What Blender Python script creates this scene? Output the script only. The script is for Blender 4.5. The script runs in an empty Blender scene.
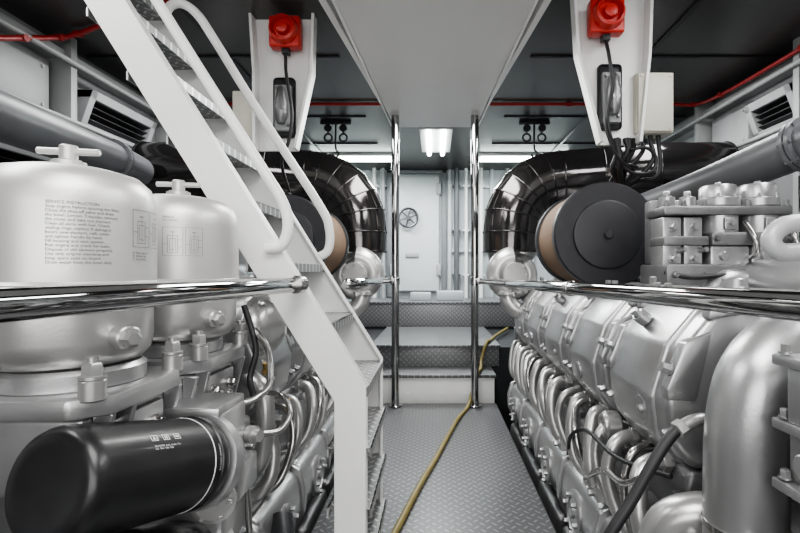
import bpy, bmesh, math, random
from mathutils import Vector, Matrix
random.seed(4)
F=480.0; CX=435.0; CY=272.0; CZ=1.05
def W(px,py,Y): return Vector(((px-CX)/F*Y, Y, CZ-(py-CY)/F*Y))
V=Vector
# ---------------------------------------------------------------- materials
def mat(name,col,rough=.4,metal=0.,var=.0,scale=12,bump=0.,coat=0.,emis=0,bscale=None,spec=.5):
    m=bpy.data.materials.new(name); m.use_nodes=True
    nt=m.node_tree; b=nt.nodes['Principled BSDF']
    c=(col[0],col[1],col[2],1)
    b.inputs['Base Color'].default_value=c
    b.inputs['Roughness'].default_value=rough
    b.inputs['Metallic'].default_value=metal
    b.inputs['Coat Weight'].default_value=coat
    b.inputs['Specular IOR Level'].default_value=spec
    if emis:
        b.inputs['Emission Color'].default_value=c; b.inputs['Emission Strength'].default_value=emis
    tc=nt.nodes.new('ShaderNodeTexCoord')
    if var>0:
        n=nt.nodes.new('ShaderNodeTexNoise'); n.inputs['Scale'].default_value=scale; n.inputs['Detail'].default_value=6
        nt.links.new(tc.outputs['Object'],n.inputs['Vector'])
        r=nt.nodes.new('ShaderNodeValToRGB')
        r.color_ramp.elements[0].position=.3; r.color_ramp.elements[1].position=.7
        r.color_ramp.elements[0].color=(col[0]*(1-var),col[1]*(1-var),col[2]*(1-var),1)
        r.color_ramp.elements[1].color=(min(1,col[0]*(1+var*.4)),min(1,col[1]*(1+var*.4)),min(1,col[2]*(1+var*.4)),1)
        nt.links.new(n.outputs['Fac'],r.inputs['Fac']); nt.links.new(r.outputs['Color'],b.inputs['Base Color'])
        mr=nt.nodes.new('ShaderNodeMapRange'); mr.inputs['To Min'].default_value=max(0.03,rough-.05); mr.inputs['To Max'].default_value=rough+.07
        nt.links.new(n.outputs['Fac'],mr.inputs['Value']); nt.links.new(mr.outputs['Result'],b.inputs['Roughness'])
    if bump>0:
        n2=nt.nodes.new('ShaderNodeTexNoise'); n2.inputs['Scale'].default_value=bscale or scale*6; n2.inputs['Detail'].default_value=3
        nt.links.new(tc.outputs['Object'],n2.inputs['Vector'])
        bp=nt.nodes.new('ShaderNodeBump'); bp.inputs['Strength'].default_value=bump; bp.inputs['Distance'].default_value=.01
        nt.links.new(n2.outputs['Fac'],bp.inputs['Height']); nt.links.new(bp.outputs['Normal'],b.inputs['Normal'])
    return m
def diamond(name,base,hi,scale=26,plane='XY',rough=.38,metal=.5):
    m=mat(name,base,rough,metal); nt=m.node_tree; b=nt.nodes['Principled BSDF']; L=nt.links.new
    tc=nt.nodes.new('ShaderNodeTexCoord'); mp=nt.nodes.new('ShaderNodeMapping')
    mp.inputs['Rotation'].default_value=(0,0,math.radians(45))
    mp.inputs['Scale'].default_value=(scale,)*3
    if plane=='XZ':
        s0=nt.nodes.new('ShaderNodeSeparateXYZ'); c0=nt.nodes.new('ShaderNodeCombineXYZ')
        L(tc.outputs['Object'],s0.inputs[0]); L(s0.outputs['X'],c0.inputs['X']); L(s0.outputs['Z'],c0.inputs['Y'])
        L(c0.outputs[0],mp.inputs['Vector'])
    else: L(tc.outputs['Object'],mp.inputs['Vector'])
    s=nt.nodes.new('ShaderNodeSeparateXYZ'); L(mp.outputs[0],s.inputs[0])
    def M(op,a,bv=None,c=None):
        n=nt.nodes.new('ShaderNodeMath'); n.operation=op
        for i,v in enumerate((a,bv,c)):
            if v is None: continue
            if isinstance(v,(int,float)): n.inputs[i].default_value=v
            else: L(v,n.inputs[i])
        return n.outputs[0]
    u,v=s.outputs['X'],s.outputs['Y']
    par=M('FLOORED_MODULO',M('ADD',M('FLOOR',u),M('FLOOR',v)),2.0)
    fu=M('SUBTRACT',M('FRACT',u),.5); fv=M('SUBTRACT',M('FRACT',v),.5)
    ip=M('SUBTRACT',1.0,par)
    a=M('ADD',M('MULTIPLY',fu,par),M('MULTIPLY',fv,ip)); c=M('ADD',M('MULTIPLY',fv,par),M('MULTIPLY',fu,ip))
    a2=M('POWER',M('ABSOLUTE',M('DIVIDE',a,.46)),2.0); c2=M('POWER',M('ABSOLUTE',M('DIVIDE',c,.15)),2.0)
    h=M('SUBTRACT',1.0,M('MINIMUM',M('ADD',a2,c2),1.0))
    st=M('MINIMUM',M('MULTIPLY',h,3.0),1.0)
    bp=nt.nodes.new('ShaderNodeBump'); bp.inputs['Strength'].default_value=.8; bp.inputs['Distance'].default_value=.006
    L(st,bp.inputs['Height']); L(bp.outputs['Normal'],b.inputs['Normal'])
    mx=nt.nodes.new('ShaderNodeMix'); mx.data_type='RGBA'
    mx.inputs[6].default_value=(*base,1); mx.inputs[7].default_value=(*hi,1)
    L(st,mx.inputs[0]); L(mx.outputs[2],b.inputs['Base Color'])
    return m
SIL=mat('silver_paint',(.45,.45,.453),.31,.78,.10,6,.035,bscale=140)
SIL2=mat('silver_casting_shaded',(.23,.23,.234),.40,.72,.20,14,.15,bscale=110)  # casting silver, darkened to put shade into engine gaps and recesses
SILB=mat('silver_bright',(.51,.507,.50),.31,.76,.09,5,.025,bscale=180)
SILC=mat('canister_silver',(.57,.565,.55),.38,.60,.06,4,.02,bscale=200)
STEEL=mat('machined_steel',(.50,.49,.48),.20,.95,.1,30)
CHROME=mat('chrome',(.43,.43,.43),.06,1.0)
WHITE=mat('white_paint',(.78,.78,.765),.35,0,.05,5,.05)
FRAME=mat('grey_frame_paint',(.36,.37,.37),.45,0,.15,5,.05)
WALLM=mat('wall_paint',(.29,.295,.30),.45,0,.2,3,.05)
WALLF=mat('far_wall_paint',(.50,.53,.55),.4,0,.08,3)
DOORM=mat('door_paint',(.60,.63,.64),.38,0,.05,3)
CEIL=mat('charcoal_ceiling',(.050,.049,.049),.33,.0,.2,2)
CPAN=mat('pale_ceiling_panel',(.65,.65,.64),.4,0,.05,2)
BLACK=mat('black_satin',(.012,.012,.013),.34,0,.3,20,coat=.10)
DUCT=mat('black_duct',(.10,.095,.095),.12,.9,bump=.18,bscale=5)
DCL=mat('duct_band_steel',(.07,.068,.068),.18,.85)
RUB=mat('black_rubber',(.016,.016,.018),.5)
CAPM=mat('end_cap_rubber',(.022,.022,.026),.42,0,.2,25)
DARK=mat('dark_metal',(.045,.046,.05),.4,.4,.2,10)
GREYP=mat('grey_pipe_paint',(.125,.13,.137),.38,.1,.15,6)
RED=mat('red_plastic',(.50,.030,.022),.4)
REDP=mat('red_pipe_paint',(.36,.018,.018),.4)
TAN=mat('filter_paper',(.17,.105,.062),.7,0,.2,90,.3,bscale=260)
CREAM=mat('cream_enclosure',(.58,.56,.48),.4,0,.05,6)
YEL=mat('yellow_hose_rubber',(.20,.16,.05),.45,0,.2,20)
TUBE=mat('fluorescent_glow',(.88,1,.95),.4,emis=9)
INK=mat('grey_ink',(.10,.10,.11),.5)
WINK=mat('white_ink',(.72,.72,.72),.5)
BRASS=mat('brass',(.35,.24,.10),.35,.8)
BILGE=mat('bilge_paint',(.03,.031,.033),.6,0,.3,6)
DECK=diamond('diamond_plate_deck',(.150,.152,.158),(.31,.315,.32),28)
DECKV=diamond('diamond_plate_riser',(.19,.192,.196),(.34,.345,.35),28,'XZ')
TREADM=diamond('tread_plate',(.25,.255,.255),(.58,.58,.58),30)
# ---------------------------------------------------------------- geometry builder
def basis(d):
    d=d.normalized(); up=V((0,0,1)) if abs(d.z)<.9 else V((0,1,0))
    a=d.cross(up).normalized(); b=d.cross(a).normalized(); return a,b
def cr(pts,k):
    if k<=1 or len(pts)<3: return [V(p) for p in pts]
    P=[V(p) for p in pts]; P=[P[0]*2-P[1]]+P+[P[-1]*2-P[-2]]; out=[]
    for i in range(1,len(P)-2):
        for j in range(k):
            t=j/k; p0,p1,p2,p3=P[i-1],P[i],P[i+1],P[i+2]
            out.append(.5*((2*p1)+(-p0+p2)*t+(2*p0-5*p1+4*p2-p3)*t*t+(-p0+3*p1-3*p2+p3)*t**3))
    out.append(P[-2]); return out
class G:
    def __init__(s): s.bm=bmesh.new()
    def box(s,c,size,rot=None,bev=0.,seg=2):
        m=Matrix.Translation(V(c))
        if rot is not None: m=m@rot.to_4x4()
        m=m@Matrix.Diagonal((size[0],size[1],size[2],1))
        r=bmesh.ops.create_cube(s.bm,size=1,matrix=m)
        if bev>0:
            e={e for v in r['verts'] for e in v.link_edges}
            bmesh.ops.bevel(s.bm,geom=list(e),offset=bev,segments=seg,affect='EDGES',profile=.5)
        return s
    def b2(s,lo,hi,bev=0.,seg=2):
        lo=V(lo);hi=V(hi); d=hi-lo
        return s.box((lo+hi)/2,(abs(d.x),abs(d.y),abs(d.z)),None,bev,seg)
    def lathe(s,p,d,prof,n=24,capend=True,rib=0):
        p=V(p); d=V(d).normalized(); a,b=basis(d); rings=[]
        for r,h in prof:
            if r<1e-5: rings.append([s.bm.verts.new(p+d*h)])
            else:
                rings.append([s.bm.verts.new(p+d*h+(a*math.cos(t)+b*math.sin(t))*(r*(1-(rib if i%2 else 0)))) for i in range(n) for t in [2*math.pi*i/n]])
        for k in range(len(rings)-1):
            A,B=rings[k],rings[k+1]
            for i in range(n):
                j=(i+1)%n
                if len(A)==1 and len(B)==1: break
                if len(A)==1: s.bm.faces.new((A[0],B[i],B[j]))
                elif len(B)==1: s.bm.faces.new((A[i],A[j],B[0]))
                else: s.bm.faces.new((A[i],A[j],B[j],B[i]))
        if capend:
            if len(rings[0])>1: s.bm.faces.new(rings[0])
            if len(rings[-1])>1: s.bm.faces.new(rings[-1])
        return s
    def cyl(s,p0,p1,r,r2=None,n=20,ch=0.):
        p0=V(p0);p1=V(p1);L=(p1-p0).length; r2=r if r2 is None else r2
        if ch>0: pr=[(r-ch,0),(r,ch),(r2,L-ch),(r2-ch,L)]
        else: pr=[(r,0),(r2,L)]
        return s.lathe(p0,p1-p0,pr,n)
    def nut(s,p,d,r=.014,h=.012): 
        s.lathe(p,d,[(r*1.25,0),(r*1.25,h*.25)],14); s.lathe(V(p)+V(d).normalized()*h*.25,d,[(r,0),(r,h*.8),(r*.85,h)],6); return s
    def tube(s,pts,r,k=6,n=14,caps=True):
        P=cr(pts,k); N=len(P)
        R=r if isinstance(r,(list,tuple)) else None
        T=[]
        for i in range(N):
            t=(P[min(i+1,N-1)]-P[max(i-1,0)]); T.append(t.normalized() if t.length>1e-9 else V((0,0,1)))
        a,_=basis(T[0]); rings=[]
        for i in range(N):
            a=(a-T[i]*a.dot(T[i])).normalized(); b=T[i].cross(a)
            if R:
                f=i/(N-1)*(len(R)-1); q=int(min(f,len(R)-2)); rr=R[q]+(R[q+1]-R[q])*(f-q)
            else: rr=r
            rings.append([s.bm.verts.new(P[i]+(a*math.cos(2*math.pi*j/n)+b*math.sin(2*math.pi*j/n))*rr) for j in range(n)])
        for i in range(N-1):
            for j in range(n):
                s.bm.faces.new((rings[i][j],rings[i][(j+1)%n],rings[i+1][(j+1)%n],rings[i+1][j]))
        if caps: s.bm.faces.new(rings[0]); s.bm.faces.new(rings[-1])
        return s
    def ring(s,c,d,R,r,n=32,m=8):
        c=V(c);a,b=basis(V(d)); d=V(d).normalized(); rs=[]
        for i in range(n):
            t=2*math.pi*i/n; o=a*math.cos(t)+b*math.sin(t)
            rs.append([s.bm.verts.new(c+o*(R+r*math.cos(2*math.pi*j/m))+d*(r*math.sin(2*math.pi*j/m))) for j in range(m)])
        for i in range(n):
            for j in range(m):
                s.bm.faces.new((rs[i][j],rs[i][(j+1)%m],rs[(i+1)%n][(j+1)%m],rs[(i+1)%n][j]))
        return s
    def prism(s,pts,vec,bev=0.,seg=3):
        pts=[V(p) for p in pts]; vec=V(vec)
        A=[s.bm.verts.new(p) for p in pts]; B=[s.bm.verts.new(p+vec) for p in pts]; n=len(A)
        s.bm.faces.new(A); s.bm.faces.new(B[::-1])
        for i in range(n): s.bm.faces.new((A[i],B[i],B[(i+1)%n],A[(i+1)%n]))
        if bev>0:
            e={e for v in A+B for e in v.link_edges}
            bmesh.ops.bevel(s.bm,geom=list(e),offset=bev,segments=seg,affect='EDGES',profile=.5,clamp_overlap=True)
        return s
    def obj(s,name,m,parent=None,label=None,cat=None,group=None,kind=None,bevel=0.,angle=38):
        bmesh.ops.recalc_face_normals(s.bm,faces=s.bm.faces[:])
        xs=[v.co for v in s.bm.verts]
        lo=V((min(c.x for c in xs),min(c.y for c in xs),min(c.z for c in xs))); hi=V((max(c.x for c in xs),max(c.y for c in xs),max(c.z for c in xs)))
        c=(lo+hi)/2
        if parent is None: c.z=lo.z
        bmesh.ops.translate(s.bm,verts=s.bm.verts[:],vec=-c)
        me=bpy.data.meshes.new(name); s.bm.to_mesh(me); s.bm.free()
        me.polygons.foreach_set('use_smooth',[True]*len(me.polygons)); me.set_sharp_from_angle(angle=math.radians(angle))
        ms=m if isinstance(m,(list,tuple)) else [m]
        for q in ms: me.materials.append(q)
        o=bpy.data.objects.new(name,me); bpy.context.scene.collection.objects.link(o)
        if parent is not None:
            o.parent=parent; o.location=c-wl[parent.name]
        else: o.location=c
        wl[o.name]=c
        if bevel>0:
            md=o.modifiers.new('bev','BEVEL'); md.width=bevel; md.segments=2; md.limit_method='ANGLE'; md.angle_limit=math.radians(40); md.harden_normals=False
        if label: o['label']=label
        if cat: o['category']=cat
        if group: o['group']=group
        if kind: o['kind']=kind
        return o
wl={}
def thing(name,label,cat,loc,group=None):
    o=bpy.data.objects.new(name,None); o.empty_display_size=.1; bpy.context.scene.collection.objects.link(o)
    o.location=V(loc); wl[o.name]=V(loc); o['label']=label; o['category']=cat
    if group: o['group']=group
    return o
def text_mesh(body,size,fn,name,m,parent,align='LEFT',spacing=1.0):
    cu=bpy.data.curves.new('t','FONT'); cu.body=body; cu.size=size; cu.align_x=align; cu.space_line=spacing; cu.resolution_u=2
    o=bpy.data.objects.new('t',cu); bpy.context.scene.collection.objects.link(o)
    dg=bpy.context.evaluated_depsgraph_get(); dg.update()
    me=bpy.data.meshes.new_from_object(o.evaluated_get(dg))
    bpy.data.objects.remove(o); 
    g=G(); g.bm.from_mesh(me)
    for v in g.bm.verts: v.co=fn(v.co.x,v.co.y)
    return g.obj(name,m,parent)
# ================================================================ ROOM
def struct(g,name,m,**k): return g.obj(name,m,kind='structure',**k)
XW=2.3; YF=6.6; ZC=2.45; ZB=-.5; YB=-1.6
struct(G().b2((-XW,YB,ZB-.1),(XW,YF,ZB)),'floor',BILGE)
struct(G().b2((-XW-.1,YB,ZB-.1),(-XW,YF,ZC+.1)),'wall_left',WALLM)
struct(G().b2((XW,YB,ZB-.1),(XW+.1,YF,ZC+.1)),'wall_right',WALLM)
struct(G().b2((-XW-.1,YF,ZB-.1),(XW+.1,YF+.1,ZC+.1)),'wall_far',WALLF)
struct(G().b2((-XW-.1,YB-.1,ZB-.1),(XW+.1,YB,ZC+.1)),'wall_rear',WALLM)
struct(G().b2((-XW,YB,ZC),(XW,YF,ZC+.1)),'ceiling',CEIL)
t=1
for x0,x1 in ((-2.25,-.62),(.62,2.25)):
    for y in (2.05,3.1,4.3,5.2):
        struct(G().b2((x0,y,ZC-.012),(x1,y+.03,ZC),.003),'trim_%d'%t,DARK); t+=1
for x in (-1.35,1.35):
    struct(G().b2((x,.4,ZC-.012),(x+.03,5.9,ZC),.003),'trim_%d'%t,DARK); t+=1
g=G(); g.prism([(-.46,2.0,2.27),(.46,2.0,2.27),(.345,4.05,2.27),(-.345,4.05,2.27)],(0,0,.17))
g.prism([(-.55,.2,2.27),(.55,.2,2.27),(.46,2.0,2.27),(-.46,2.0,2.27)],(0,0,.17))
struct(g,'trim_%d'%t,CPAN,bevel=.006); t+=1
for s in (-1,1):
    g=G(); g.prism([(s*.64,1.5,2.36),(s*.60,1.5,2.36),(s*.37,4.05,2.36),(s*.40,4.05,2.36)],(0,0,.09)); struct(g,'trim_%d'%t,WHITE,bevel=.004); t+=1
    g=G(); g.prism([(s*.485,1.7,2.262),(s*.47,1.7,2.262),(s*.35,4.06,2.262),(s*.362,4.06,2.262)],(0,0,.18)); struct(g,'trim_%d'%t,WHITE); t+=1
for s in (-1,1):
    for y in (1.2,2.15,2.85,3.95,4.8,5.6):
        struct(G().b2((s*XW,y,ZB),(s*(XW-.14),y+.05,ZC),.004),'trim_%d'%t,FRAME); t+=1
    struct(G().b2((s*XW,.3,1.86),(s*(XW-.10),YF,1.92),.004),'trim_%d'%t,FRAME); t+=1
    struct(G().b2((s*XW,.3,2.32),(s*(XW-.10),YF,2.37),.004),'trim_%d'%t,FRAME); t+=1
g=G(); g.b2((-.56,YF-.075,.78),(.06,YF-.02,2.36),.03,3)
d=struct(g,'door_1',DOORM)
g=G(); g.b2((-.66,YF-.06,.705),(-.59,YF,2.44),.01); g.b2((.09,YF-.06,.705),(.16,YF,2.44),.01); g.b2((-.66,YF-.06,2.39),(.16,YF,2.44),.01)
struct(g,'trim_%d'%t,mat('door_frame_grey',(.20,.21,.22),.45,0,.1,5)); t+=1
g=G(); g.ring((-.36,YF-.15,1.78),(0,1,0),.125,.017)
for a in range(3):
    q=a*math.pi/3+.3; g.cyl((-.36-.12*math.cos(q),YF-.15,1.78-.12*math.sin(q)),(-.36+.12*math.cos(q),YF-.15,1.78+.12*math.sin(q)),.010,n=8)
g.cyl((-.36,YF-.17,1.78),(-.36,YF-.07,1.78),.03)
g.obj('door_handwheel',mat('handwheel_steel',(.12,.12,.13),.3,.8),d,'dark steel spoked handwheel')
for z in (1.0,2.1):
    for x in (-.58,.05): G().b2((x-.03,YF-.10,z),(x+.03,YF-.05,z+.16),.01).obj('door_dog',FRAME,d)
g=G(); g.b2((-.40,YF-.10,1.25),(-.22,YF-.072,1.31),.008); g.obj('door_latch',FRAME,d)
for x in (.18,.75,1.3,-.75,-1.3):
    struct(G().b2((x,YF-.07,.7),(x+.045,YF,2.45),.004),'trim_%d'%t,DOORM); t+=1
for z in (1.32,2.2):
    struct(G().b2((.22,YF-.05,z),(2.2,YF,z+.04),.004),'trim_%d'%t,DOORM); t+=1
    struct(G().b2((-2.2,YF-.05,z),(-.70,YF,z+.04),.004),'trim_%d'%t,DOORM); t+=1
for i,(x,r,m) in enumerate(((.29,.035,GREYP),(.42,.022,WHITE),(.52,.022,FRAME),(.62,.03,WHITE),(-.70,.025,FRAME),(-.82,.03,WHITE),(.98,.03,FRAME))):
    g=G(); g.cyl((x,YF-.12,.7),(x,YF-.12,2.45),r); 
    for z in (1.0,1.6,2.2): g.b2((x-r-.02,YF-.13,z),(x+r+.02,YF,z+.025),.003)
    g.obj('wall_pipe',m,label='vertical '+('white' if m is WHITE else 'grey')+' painted pipe clamped to the bulkhead',cat='pipe',group='vertical bulkhead pipes')
# ================================================================ WALKWAY AND STEPS
wk=thing('walkway','grey diamond-plate walkway between the two engines','walkway',(0,1.5,ZB))
G().b2((-.50,-.6,-.05),(.49,3.84,0),.004).obj('deck_plate',DECK,wk)
for x in (-.46,.45): 
    G().b2((x-.02,-.6,-.13),(x+.02,3.84,-.05)).obj('side_beam',DARK,wk)
    for y in (-.5,1.5,3.7):
        G().b2((x-.02,y-.02,ZB),(x+.02,y+.02,-.13)).obj('support_leg',DARK,wk)
st=thing('steps','low stepped platform with diamond-plate treads and white base','steps',(0,4.6,0))
g=G(); g.b2((-.47,3.87,-.02),(.48,4.24,.20),.004)
for x in (-.3,-.22,.05,.25,.33): g.cyl((x,3.872,.07),(x,3.862,.07),.012,n=12)
g.obj('step_base',WHITE,st)
G().b2((-.48,3.85,.20),(.49,4.24,.225),.004).obj('tread',DECK,st)
G().b2((-.55,4.2,.225),(.56,4.24,.39),.003).obj('riser',DECKV,st)
g=G().b2((-1.5,4.24,ZB),(1.5,5.6,.385)); g.obj('platform_base',DARK,st)
G().b2((-.56,4.17,.39),(.57,5.6,.415),.004).obj('tread',DECK,st)
G().b2((-1.5,5.58,.415),(1.5,5.61,.68),.003).obj('riser',DECKV,st)
G().b2((-1.5,5.61,ZB),(1.5,6.45,.68)).obj('platform_base',DARK,st)
G().b2((-1.5,5.55,.68),(1.5,6.45,.705),.004).obj('tread',DECK,st)
PB=mat('pale_box',(.40,.42,.44),.4)
G().b2((.02,5.75,.705),(.34,6.0,.82),.012).obj('equipment_box',PB,label='pale equipment box on the upper platform',cat='box')
G().b2((-.30,5.8,.705),(-.05,6.0,.80),.012).obj('equipment_box',PB,label='low pale box on the upper platform',cat='box')
for s in (-1,1):
    p=thing('stanchion','polished chrome post from walkway to ceiling','post',(s*.31,3.75,0),'chrome posts at the step')
    G().cyl((s*.31,3.75,.0),(s*.31,3.75,2.27),.030,n=24).obj('post_tube',CHROME,p)
    g=G(); g.cyl((s*.31,3.75,0),(s*.31,3.75,.015),.055,n=24,ch=.004)
    g.obj('base_flange',CHROME,p)
    g=G(); g.cyl((s*.31,3.75,.95),(s*.31,3.75,1.01),.036,n=24,ch=.004); g.obj('collar',CHROME,p)
def rail(p,q,label,brk=()):
    r=thing('guard_rail',label,'handrail',((V(p)+V(q))/2)); d=(V(q)-V(p)).normalized()
    L=(V(q)-V(p)).length
    G().lathe(p,d,[(.008,0),(.018,.004),(.0225,.012),(.0225,L-.012),(.018,L-.004),(.008,L)],28).obj('rail_tube',CHROME,r)
    for f in brk:
        c=V(p)+d*L*f; G().cyl(c-d*.02,c+d*.02,.027,n=24,ch=.003).obj('sleeve',STEEL,r)
    return r
rail((.335,3.73,.98),(.575,.35,1.0),'long chrome guard rail beside the engine',(.02,.6))
rail((-.405,1.45,1.013),(-.575,.35,1.008),'thick chrome guard rail ending at the white ladder',(.02,))
rail((-.375,2.03,1.0),(-.335,3.72,.985),'short chrome guard rail between ladder and post',(.98,))
g=G(); r=.0145
g.tube([(.80,5.3,.415+r),(.60,4.7,.415+r),(.50,4.35,.415+r),(.45,4.19,.42+r),(.40,4.12,.30),(.38,4.0,.225+r),(.345,3.84,.235+r),(.30,3.79,.12),(.25,3.68,r),(.165,3.40,r),(.075,3.0,r),(0,2.65,r),(-.07,2.35,r),(-.15,1.95,r),(-.23,1.55,r),(-.30,1.0,r)],r,6,12)
g.obj('hose',YEL,label='yellow-brown rubber hose trailing down the steps',cat='hose')
# ================================================================ LADDER
ld=thing('ladder','white steel ship ladder with tubular handrails','ladder',(-.264,1.74,0))
def xl(z): return -.3125-.624*max(0,z-.65)
def xr(z): return -.215-.624*max(0,z-.70)
zt=2.44
for y0,yin in ((1.485,1),(1.965,-1)):
    g=G(); g.prism([(-.3125,y0,0),(-.215,y0,0),(-.215,y0,.70),(xr(zt),y0,zt),(xl(zt),y0,zt),(-.3125,y0,.65)],(0,.012,0))
    yf=y0+(.012 if yin>0 else -.035)
    for (xa) in (lambda z:xl(z),lambda z:xr(z)-.008):
        k=.65 if xa(0)<-.3 else .70
        g.prism([(xa(0),yf,0),(xa(0)+.008,yf,0),(xa(k)+.008,yf,k),(xa(zt)+.010,yf,zt),(xa(zt),yf,zt),(xa(k),yf,k)],(0,.035,0))
    g.obj('stringer',WHITE,ld,bevel=.002)
zs=[.12,.31,.50,.69,.885,1.08,1.28,1.48,1.68,1.88,2.08,2.28]
for z in zs:
    xc=(xl(z)+xr(z))/2
    g=G(); g.b2((xc-.075,1.50,z-.004),(xc+.065,1.962,z)); g.b2((xc-.075,1.50,z-.03),(xc-.069,1.962,z)); g.b2((xc+.059,1.50,z-.03),(xc+.065,1.962,z))
    g.obj('tread',TREADM,ld,bevel=.001)
hr=G(); Y=1.47
pts=[W(118,-60,Y),W(145,-18,Y),W(200,70,Y),W(262,168,Y),W(283,203,Y),W(288,228,Y),W(281,246,Y),W(266,249,Y)]
hr.tube(pts,.0165,8,16); hr.obj('handrail',WHITE,ld)
hr=G(); Y=2.0
pts=[W(166,12,Y),W(172,5,Y),W(183,4,Y),W(197,14,Y),W(212,36,Y),W(260,114,Y),W(318,203,Y),W(329,228,Y),W(328,250,Y),W(315,259,Y)]
hr.tube(pts,.018,8,16); hr.obj('handrail',WHITE,ld)
# ================================================================ CEILING LIGHTS
def lamp(lo,hi,ax,label):
    l=thing('fluorescent_light',label,'light',((V(lo)+V(hi))/2),'ceiling fluorescent lights')
    G().b2((lo[0],lo[1],ZC-.03),(hi[0],hi[1],ZC-.0),.005).obj('light_housing',WHITE,l)
    for k in (-1,1):
        c=(V(lo)+V(hi))/2
        if ax=='Y':
            G().cyl((c.x+k*.075,lo[1]+.02,ZC-.055),(c.x+k*.075,hi[1]-.02,ZC-.055),.024,n=12).obj('light_tube',TUBE,l)
        else:
            G().cyl((lo[0]+.02,c.y+k*.045,ZC-.05),(hi[0]-.02,c.y+k*.045,ZC-.05),.02,n=12).obj('light_tube',TUBE,l)
lamp((-.15,4.6,0),(.17,5.5,0),'Y','twin-tube fluorescent light beyond the ceiling panel')
lamp((-1.5,5.65,0),(-.5,5.85,0),'X','fluorescent strip light by the far bulkhead')
lamp((.52,5.65,0),(1.6,5.85,0),'X','fluorescent strip light by the far bulkhead')
# ================================================================ DUCTS
def duct(s):
    e=thing('exhaust_duct','glossy dark metal segmented duct elbow above the engine','duct',(s*.56,3.6,1.2),'dark exhaust ducts')
    x0=.575; R=.37; r=.212
    P=[(s*x0,3.63,1.2),(s*x0,3.63,1.34)]
    for i in range(1,7):
        a=i/6*math.pi/2; P.append((s*(x0+R*(1-math.cos(a))),3.63,1.38+R*math.sin(a)))
    P+= [(s*1.25,3.61,1.77),(s*1.6,3.52,1.78),(s*2.10,3.50,1.78)]
    g=G(); g.tube(P,r,1,72); g.obj('duct_shell',DUCT,e,angle=10)
    for i in range(len(P)):
        p=V(P[i]); d=(V(P[min(i+1,len(P)-1)])-V(P[max(0,i-1)])).normalized()
        G().lathe(p-d*.007,d,[(r-.01,0),(r+.003,.001),(r+.005,.007),(r+.003,.013),(r-.01,.014)],64).obj('duct_clamp',DCL,e)
    return e
duct(1); duct(-1)
# ================================================================ AIR FILTERS
def airfilter(x,z,y0,y1,r,label):
    e=thing('air_filter',label,'air filter',(x,(y0+y1)/2,z-r),'engine air filters')
    g=G(); g.lathe((x,y0+.03,z),(0,1,0),[(r*.95,0),(r*.95,y1-y0-.06)],240,rib=.006); g.obj('filter_element',TAN,e)
    g=G(); g.lathe((x,y0,z),(0,1,0),[(r*.60,-.012),(r*.635,-.010),(r*.645,.004),(r*.66,.006),(r*.97,.006),(r,.012),(r,.050),(r*.96,.052)],80)
    g.lathe((x,y0-.008,z),(0,-1,0),[(.024,0),(.024,.008),(.020,.012),(.018,.018),(0,.018)],24)
    g.obj('end_cap',CAPM,e,angle=25)
    g=G(); g.lathe((x,y1-.05,z),(0,1,0),[(r*.95,0),(r,.005),(r,.05),(r*.6,.10),(r*.5,.2)],64); g.obj('rear_cap',RUB,e)
airfilter(.805,1.225,2.24,2.68,.248,'round air filter with black end cap and tan element')
airfilter(-.815,1.235,2.62,3.22,.24,'round air filter with tan element behind the ladder')
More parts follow.
